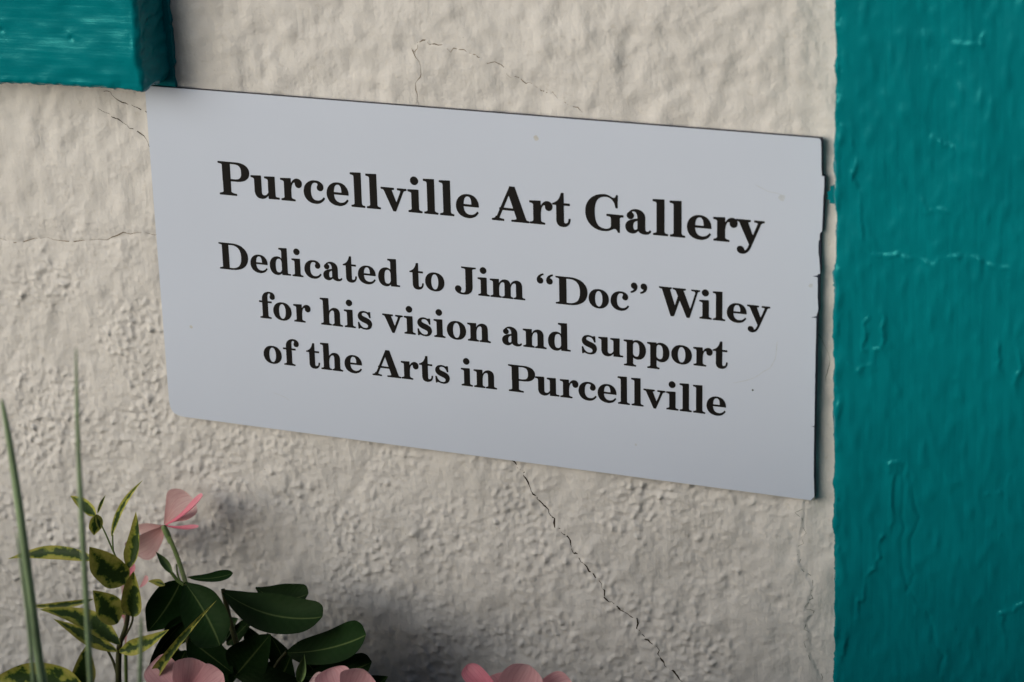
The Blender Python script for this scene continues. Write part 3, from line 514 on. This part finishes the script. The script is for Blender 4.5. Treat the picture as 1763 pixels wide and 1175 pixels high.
M['scuff'] = plain('faint_scuff', (.40, .45, .52), .5, .4, 200, .1)
def scratch(pts, w):
    P = wiggle([sw(*suv(*p)) for p in pts], .03, 2, 3); A = np.array(P); V = []; Q = []
    for i in range(len(A)):
        t = A[min(i + 1, len(A) - 1)] - A[max(i - 1, 0)]; t /= np.linalg.norm(t) + 1e-9; n = np.array([-t[1], t[0]]) * w * (.2 if i in (0, len(A) - 1) else .5)
        V += [(A[i][0] - n[0], SY - .00005, A[i][1] - n[1]), (A[i][0] + n[0], SY - .00005, A[i][1] + n[1])]
        if i: Q.append((2 * i - 2, 2 * i, 2 * i + 1, 2 * i - 1))
    return link('scratch', np_mesh('scratch', V, Q), M['scuff'], sign, smooth=False)
scratch([(1338,588),(1336,612),(1326,634),(1300,650),(1262,660)], .0006)
scratch([(1300,318),(1322,330),(1352,338)], .0005)
scratch([(470,676),(490,684),(498,690)], .0005)
disc('smudge', 1346, 341, .0030, M['scuff'], sign); disc('smudge', 1396, 492, .0018, M['scuff'], sign); disc('smudge', 1095, 766, .0012, M['scuff'], sign)

# ------------------------------------------------------------------ ground and planting bed below the picture
gz = -1.13
me = np_mesh('ground', [(-60, -60, gz), (60, -60, gz), (60, .5, gz), (-60, .5, gz)], [(0, 1, 2, 3)])
tag(link('ground', me, M['ground']), kind='structure')
bz = float(at(881, 1175, -.12)[2]) - .22
n = 60; gx = np.linspace(-.75, .95, n); gy = np.linspace(-.42, -.003, 24); A, B = np.meshgrid(gx, gy)
C_ = bz + .012 * F_mid(A * .5, B * .5)
bed = np.stack([A.ravel(), B.ravel(), C_.ravel()], 1)
tag(link('soil', np_mesh('soil', bed, grid_faces(n, 24)), M['soil']), kind='structure')

# ------------------------------------------------------------------ plants
def tube(name, P, r0, r1, mt, parent, sides=8, rads=None):
    P = [np.asarray(p, float) for p in P]
    # smooth the centre line
    for _ in range(2):
        Q = [P[0]]
        for a, b in zip(P[:-1], P[1:]): Q += [a * .75 + b * .25, a * .25 + b * .75]
        P = Q + [P[-1]]
    n = len(P); V = []; F = []
    up = np.array([.3, 1, .2])
    for i, p in enumerate(P):
        t = P[min(i + 1, n - 1)] - P[max(i - 1, 0)]; t /= np.linalg.norm(t) + 1e-12
        a = np.cross(t, up); a /= np.linalg.norm(a) + 1e-12; b = np.cross(t, a)
        s = i / (n - 1); rr = r0 + (r1 - r0) * s if rads is None else float(np.interp(s, *rads))
        for k in range(sides):
            w = k * math.tau / sides; V.append(p + rr * (a * math.cos(w) + b * math.sin(w)))
    for i in range(n - 1):
        for k in range(sides): F.append((i * sides + k, i * sides + (k + 1) % sides, (i + 1) * sides + (k + 1) % sides, (i + 1) * sides + k))
    uv = [(k / sides, i / (n - 1)) for i in range(n) for k in range(sides)]
    return link(name, np_mesh(name, V, F, uv), mt, parent)
SHAPES = dict(
 ovate=([0, .06, .2, .4, .6, .8, .93, 1], [.06, .42, .86, 1, .86, .52, .22, 0.01]),
 lance=([0, .06, .25, .5, .75, .92, 1], [.08, .40, .92, .96, .58, .20, 0.01]),
 obovate=([0, .06, .2, .45, .7, .88, .96, 1], [.05, .20, .52, .86, 1, .82, .48, 0.05]),
 round=([0, .06, .2, .45, .7, .88, .95, .985, 1], [.05, .24, .58, .90, 1, .90, .68, .40, 0.08]),
 petal=([0, .1, .3, .55, .78, .92, .98, 1], [.10, .22, .56, .90, 1, .84, .5, 0.1]),
 spear=([0, .1, .3, .6, 1], [.55, 1, .8, .5, 0.01]))
def leaf(parent, base, tip, wpx, mt, shape='ovate', roll=0, bend=0, arch=0, cup=.25, Yb=-.09, Yt=None, name='leaf', wave=.09, nu=9, nv=27, seed=None):
    """one blade between two places of the photograph; wpx, bend, arch in photo pixels; roll turns it about its rib"""
    b = np.array(at(*base, Yb)); t = np.array(at(*tip, Yt if Yt is not None else Yb)); s = scale_at((b + t) / 2)
    rr = random.Random(seed if seed is not None else int(base[0] * 7 + tip[1]))
    a = t - b; L = np.linalg.norm(a); ah = a / L
    n = CAM - (b + t) / 2; n /= np.linalg.norm(n); n = n - ah * (n @ ah); n /= np.linalg.norm(n)
    sd_ = np.cross(ah, n)
    ca, sa = math.cos(math.radians(roll)), math.sin(math.radians(roll))
    S = sd_ * ca + n * sa; Nn = n * ca - sd_ * sa
    V = []; uv = []; xs, ws = SHAPES[shape]; ph = rr.random() * 6
    # smooth outline through the listed half-widths (Catmull-Rom)
    def prof(v):
        k = min(max(int(np.searchsorted(xs, v, 'right')) - 1, 0), len(xs) - 2); t_ = (v - xs[k]) / (xs[k + 1] - xs[k])
        d = lambda i: (ws[min(i + 1, len(xs) - 1)] - ws[max(i - 1, 0)]) / (xs[min(i + 1, len(xs) - 1)] - xs[max(i - 1, 0)])
        h_ = xs[k + 1] - xs[k]; m0, m1 = d(k) * h_, d(k + 1) * h_
        return max(.005, (2 * t_**3 - 3 * t_**2 + 1) * ws[k] + (t_**3 - 2 * t_**2 + t_) * m0 + (-2 * t_**3 + 3 * t_**2) * ws[k + 1] + (t_**3 - t_**2) * m1)
    for j in range(nv):
        v = (j / (nv - 1)); v = 1 - (1 - v) ** 1.5 if shape in ('petal', 'round', 'obovate') else v
        c = b + a * v + (sd_ * bend + n * arch) * s * 4 * v * (1 - v)
        hw = float(prof(v)) * wpx * s * .5 * (1 + wave * .6 * math.sin(9 * v + ph))
        for i in range(nu):
            q = -1 + 2 * i / (nu - 1)
            o = S * q * hw + Nn * (cup * hw * (q * q - .3) + wave * hw * math.sin(7 * v + ph + (2 if q > 0 else 0)) * q * q)
            V.append(c + o); uv.append((.5 + q * .5, v))
    return link(name, np_mesh(name, V, grid_faces(nu, nv), uv), mt, parent)
def P3(pts, Y): return [at(a, b, Y if not isinstance(Y, (list, tuple)) else Y[i]) for i, (a, b) in enumerate(pts)]

# variegated plant
Yv = -.13
pv = empty('variegated_plant', at(204, 1300, Yv), 'slender shoot of yellow and green variegated leaves at the lower left', 'plant')
Vg = M['variegated']
tube('stem', P3([(205,1300),(204,1200),(204,1112),(212,1095),(221,1065),(218,1030),(217,1004),(221,975)], Yv), .0032, .0012, M['brown_stem'], pv)
tube('stem', P3([(216,1010),(207,975),(195,950),(180,915),(166,888)], Yv), .0010, .0006, M['stem'], pv)
tube('stem', P3([(195,950),(194,935),(194,921)], Yv), .0008, .0006, M['stem'], pv)
tube('stem', P3([(204,1170),(196,1140),(184,1118)], Yv), .0016, .001, M['brown_stem'], pv)
tube('stem', P3([(204,1112),(222,1085),(229,1068),(228,1055)], Yv), .0012, .0008, M['brown_stem'], pv)
leaf(pv, (165,889), (121,854), 21, Vg, 'ovate', 10, 3, Yb=Yv, cup=.4)
leaf(pv, (166,886), (162,922), 27, Vg, 'ovate', 25, 0, Yb=Yv)
leaf(pv, (168,884), (182,852), 6, Vg, 'lance', 0, -1, Yb=Yv)
leaf(pv, (166,886), (173,912), 14, Vg, 'ovate', 40, 0, Yb=Yv - .01)
leaf(pv, (192,924), (246,827), 12, Vg, 'lance', 20, -9, Yb=Yv)
leaf(pv, (220,980), (234,881), 30, Vg, 'lance', 40, 7, cup=.7, Yb=Yv)
leaf(pv, (166,965), (13,963), 25, Vg, 'lance', -15, 12, Yb=Yv + .015, Yt=Yv, cup=.3)
leaf(pv, (216,1005), (154,942), 58, Vg, 'ovate', 10, -3, Yb=Yv - .005, Yt=Yv - .03, cup=.3, wave=.12)
leaf(pv, (228,1062), (230,984), 38, Vg, 'ovate', 20, 0, Yb=Yv - .01, Yt=Yv - .02, cup=.6)
leaf(pv, (203,1073), (160,1017), 48, Vg, 'ovate', -10, 2, Yb=Yv - .006, Yt=Yv - .02, cup=.35)
leaf(pv, (160,1032), (40,1043), 13, Vg, 'lance', 20, -5, Yb=Yv + .01)
leaf(pv, (207,1110), (68,1050), 38, Vg, 'lance', -20, 14, Yb=Yv - .01, Yt=Yv - .03, cup=.5)
leaf(pv, (202,1122), (92,1066), 26, Vg, 'lance', 10, 0, Yb=Yv - .005, Yt=Yv - .015, cup=.5)
leaf(pv, (205,1122), (291,1084), 27, Vg, 'lance', 10, 5, Yb=Yv - .01, Yt=Yv - .03, cup=.4)
leaf(pv, (206,1050), (228,1058), 12, Vg, 'lance', 0, 0, Yb=Yv)
leaf(pv, (140,1190), (149,1112), 40, Vg, 'ovate', -10, 0, Yb=Yv - .02)
leaf(pv, (150,1195), (-15,1172), 66, Vg, 'ovate', 15, 14, Yb=Yv - .03, Yt=Yv - .05, cup=.3)
leaf(pv, (262,1168), (373,1034), 20, Vg, 'spear', 15, -4, Yb=Yv - .03, Yt=Yv - .05, cup=.7)
leaf(pv, (190,1240), (110,1230), 50, Vg, 'ovate', 0, 0, Yb=Yv)

# glossy-leaved plants with pink flowers
D = M['vinca']
def stem_leaf_plant(x, y, Y, label):
    return empty('flowering_plant', at(x, y, Y), label, 'plant', 'pink flowering plants along the foot of the wall')
Yp = -.11
p1 = stem_leaf_plant(330, 1300, Yp, 'dark leaved plant whose tallest pale pink flower is seen from behind against the wall')
tube('stem', P3([(345,1320),(335,1200),(322,1080),(320,1005)], Yp), .0035, .0022, M['brown_stem'], p1)
tube('stem', P3([(320,1005),(311,975),(300,945),(291,925)], [Yp, Yp+.03, Yp+.05, Yp+.065]), .0021, .0021, M['stem'], p1)
def flower(parent, centre, petals, Yc, tube_px=None):
    """an empty-free flower: each petal a part on its own"""
    for q in petals: leaf(parent, centre, q[0], q[1], M[q[2]], 'petal', q[3], q[4] if len(q) > 4 else 0, Yb=Yc, Yt=Yc + (q[5] if len(q) > 5 else 0), cup=q[6] if len(q) > 6 else .2, name='petal', wave=.10, arch=q[7] if len(q) > 7 else 0)
tube('calyx', P3([(294,935),(289,922),(284,912),(281,905)], Yp+.065), .002, .003, M['calyx'], p1, rads=([0, .5, .8, 1], [.0022, .0031, .0026, .0014]))
flower(p1, (284,905), [((334,861), 62, 'pale', 22, -9, .01, .3), ((349,853), 20, 'deep', 62, 5, -.012, .5), ((341,908), 16, 'deep', 60, 3, -.01, .3),
                       ((229,950), 52, 'pale', 20, -4, .005, .3), ((238,915), 30, 'pale', 30, 0, .02, .2)], Yp + .067)
leaf(p1, (296,988), (268,950), 14, M['calyx'], 'lance', 0, 1, Yb=Yp, name='bud', cup=1.2)
tube('stem', P3([(318,1008),(305,1000),(295,986)], Yp), .0016, .0016, M['stem'], p1)
tube('stem', P3([(314,1008),(305,990),(304,972)], Yp), .0009, .0007, M['stem'], p1)
leaf(p1, (284,1008), (255,1001), 12, Vg, 'lance', 0, 2, Yb=Yp)
leaf(p1, (322,994), (401,987), 22, D, 'obovate', 35, 5, Yb=Yp, Yt=Yp + .02)
leaf(p1, (318,1003), (378,1112), 84, D, 'obovate', -12, -4, Yb=Yp, Yt=Yp - .045, cup=.45)
leaf(p1, (312,1000), (254,1088), 76, D, 'ovate', 18, -5, Yb=Yp + .01, Yt=Yp, cup=.2)
leaf(p1, (322,1060), (288,1118), 46, D, 'ovate', 10, 0, Yb=Yp + .01)
leaf(p1, (322,1066), (256,1150), 30, D, 'lance', 30, 4, Yb=Yp - .02, cup=.5)
leaf(p1, (325,1100), (402,1160), 60, D, 'ovate', 10, 0, Yb=Yp - .01)
leaf(p1, (320,1120), (270,1230), 80, D, 'ovate', 10, 0, Yb=Yp + .02)

p2 = stem_leaf_plant(470, 1300, -.055, 'dark glossy leaved plant close to the wall, right of the variegated shoot')
Y2 = -.085
tube('stem', P3([(470,1320),(440,1200),(400,1090),(384,1015)], Y2), .0035, .002, M['brown_stem'], p2)
tube('stem', P3([(450,1230),(470,1150),(494,1122)], Y2), .002, .0015, M['brown_stem'], p2)
leaf(p2, (382,1017), (555,1062), 70, D, 'round', 15, 18, Yb=Y2, Yt=Y2 - .025, cup=.3)
leaf(p2, (440,1012), (531,1022), 52, D, 'obovate', 10, 14, Yb=Y2 + .02)
leaf(p2, (492,1124), (630,1093), 66, D, 'round', 20, 8, Yb=Y2, Yt=Y2 - .03, cup=.25)
leaf(p2, (404,1165), (466,1092), 74, D, 'ovate', 5, 0, Yb=Y2 - .03, Yt=Y2 - .05, cup=.3)
leaf(p2, (430,1026), (405,1056), 16, D, 'ovate', 10, 0, Yb=Y2)
leaf(p2, (520,1165), (640,1140), 52, D, 'obovate', 10, 8, Yb=Y2 + .01)
leaf(p2, (390,1110), (440,1060), 30, D, 'lance', 30, 0, Yb=Y2 + .015)
leaf(p2, (420,1170), (540,1185), 60, D, 'ovate', 10, 6, Yb=Y2 - .01)
leaf(p2, (380,1130), (345,1215), 60, D, 'ovate', 10, 6, Yb=Y2 - .01)
leaf(p2, (560,1180), (660,1230), 70, D, 'ovate', 10, 6, Yb=Y2 - .02)
for a, b, w, sh_, rl in [((395,1180),(350,1100),60,'ovate',10),((440,1190),(425,1115),58,'ovate',-20),((470,1180),(500,1128),60,'ovate',15),((560,1185),(520,1135),50,'ovate',-10),
                      ((300,1170),(285,1095),50,'ovate',20),((360,1100),(410,1065),44,'ovate',30),((520,1180),(600,1142),60,'round',0),((330,1180),(380,1125),50,'ovate',10),
                      ((450,1130),(420,1075),40,'ovate',40),((600,1200),(668,1165),44,'ovate',20),((490,1150),(460,1090),44,'ovate',35)]:
    leaf(p2, a, b, w, D, sh_, rl, 4, Yb=-.055, Yt=-.07)
leaf(p2, (480,1200), (560,1260), 80, D, 'ovate', 10, 6, Yb=Y2 - .03)

def top_flower(cx, cy, petals, Y, label, r=58):
    p = stem_leaf_plant(cx, 1300, Y, label)
    tube('stem', P3([(cx + 10, 1330), (cx, cy + 30), (cx, cy)], Y), .003, .002, M['stem'], p)
    flower(p, (cx, cy), petals, Y)
    return p
p3 = top_flower(318, 1200, [((262,1140), 62, 'pink', 8, 0, .01, .3), ((330,1133), 66, 'pink', -8, 2, -.005, .35), ((384,1160), 60, 'pink', 5, 4, -.012, .35), ((395,1235), 66, 'pink', 0), ((250,1220), 66, 'pink', 0)], -.17,
                'plant with a pink flower at the bottom edge under the variegated leaves')
p4 = top_flower(592, 1215, [((570,1150), 62, 'pink', 14, 0, .01, .4), ((626,1153), 66, 'pink', -8, 2, -.01, .4), ((530,1178), 56, 'pale', 0, 0, .012), ((672,1205), 60, 'pink', 0)], -.17,
                'plant with a pink flower and closed green bud at the bottom edge')
leaf(p4, (515,1176), (524,1126), 17, M['calyx'], 'lance', 0, 0, Yb=-.15, name='bud', cup=1.3)
tube('stem', P3([(530,1300),(518,1200),(516,1172)], -.15), .002, .0014, M['stem'], p4)
p5 = top_flower(868, 1222, [((805,1144), 46, 'deep', 30, 2, .0, .6), ((846,1163), 56, 'pink', 6, 0, .015, .3), ((912,1146), 74, 'pink', -4, 2, -.01, .4), ((985,1176), 60, 'pink', 6, 4, .0, .4), ((800,1215), 66, 'pink', 0)], -.17,
                'plant with a pink flower at the bottom edge below the long crack')
p6 = stem_leaf_plant(214, 1300, -.06, 'plant with narrow pale pink petals half hidden behind the variegated leaves')
tube('stem', P3([(222,1320),(218,1200),(216,1110)], -.06), .002, .0015, M['stem'], p6)
leaf(p6, (216,1112), (216,970), 20, M['pale'], 'petal', 40, 2, Yb=-.06, name='petal')
leaf(p6, (212,1065), (200,1035), 14, M['pink'], 'petal', 20, 2, Yb=-.062, name='petal')
leaf(p6, (219,1000), (228,968), 14, M['deep'], 'petal', 20, 2, Yb=-.062, name='petal')
leaf(p6, (240,1012), (254,992), 10, M['pink'], 'petal', 20, 2, Yb=-.062, name='petal')

# unseen leaf mass added below the frame to shade the lower wall
def pix(p):
    q = RW @ (np.asarray(p) - CAM); return q[0] / q[2] * FPX + 881.5, q[1] / q[2] * FPX + 587.5
rf = random.Random(9); V = []; F = []
for _ in range(150000):
    p = np.array([rf.uniform(-.9, 1.1), (rf.uniform(-1.0, -.02) if rf.random() < .5 else rf.uniform(-.22, -.015)), rf.uniform(bz, bz + .85)])
    px_, py_ = pix(p); L = rf.uniform(.03, .07); lim = 1180 + L * 1150 + (0 if px_ < 700 else min(150, max(0, px_ - 900) * .6)) + (60 if p[1] < -.7 else 0)
    if py_ < lim or len(F) > 3 * 40000: continue
    a = np.array([rf.gauss(0, 1), rf.gauss(0, 1), rf.gauss(.5, .8)]); a /= np.linalg.norm(a)
    n_ = np.array([rf.gauss(0, .6), rf.gauss(-.5, .6), rf.gauss(.8, .5)]); sd_ = np.cross(a, n_); sd_ /= np.linalg.norm(sd_) + 1e-9; n_ = np.cross(sd_, a)
    i = len(V)
    V += [p - a * L * .5, p - a * L * .1 + sd_ * L * .28, p + a * L * .3 + sd_ * L * .24, p + a * L * .5, p + a * L * .3 - sd_ * L * .24, p - a * L * .1 - sd_ * L * .28, p + n_ * L * .06]
    F += [(i, i + 1, i + 6, i + 5), (i + 1, i + 2, i + 3, i + 6), (i + 3, i + 4, i + 5, i + 6)]
fol = link('shading_foliage', np_mesh('shading_foliage', V, F, [(.7, .5)] * len(V)), M['vinca'])
tag(fol, 'unseen crowded dark green leaves added below the picture to shade the lower wall', 'foliage', kind='stuff')

# tall grass blades in front
gy = -.50
pg = empty('tall_grass', at(140, 1330, gy), 'clump of tall thin green grass blades out of focus at the left edge', 'grass plant')
def blade(pts, wpx, Y):
    P = P3(pts, Y); s = scale_at(P[0])
    return tube('blade', P, 0, 0, M['grass'], pg, 6, rads=([0, .6, .9, 1], [wpx * s * .5, wpx * s * .4, wpx * s * .22, wpx * s * .08]))
blade([(100,1330),(72,1175),(50,1000),(30,850),(15,750),(3,688)], 17, gy)
blade([(165,1330),(156,1175),(148,1020),(141,900),(134,760),(131,600)], 12, gy - .03)
blade([(70,1330),(58,1175),(48,1060),(38,990),(28,915)], 8, gy - .05)
blade([(240,1330),(241,1175),(243,1110),(243,1062)], 10, gy - .05)
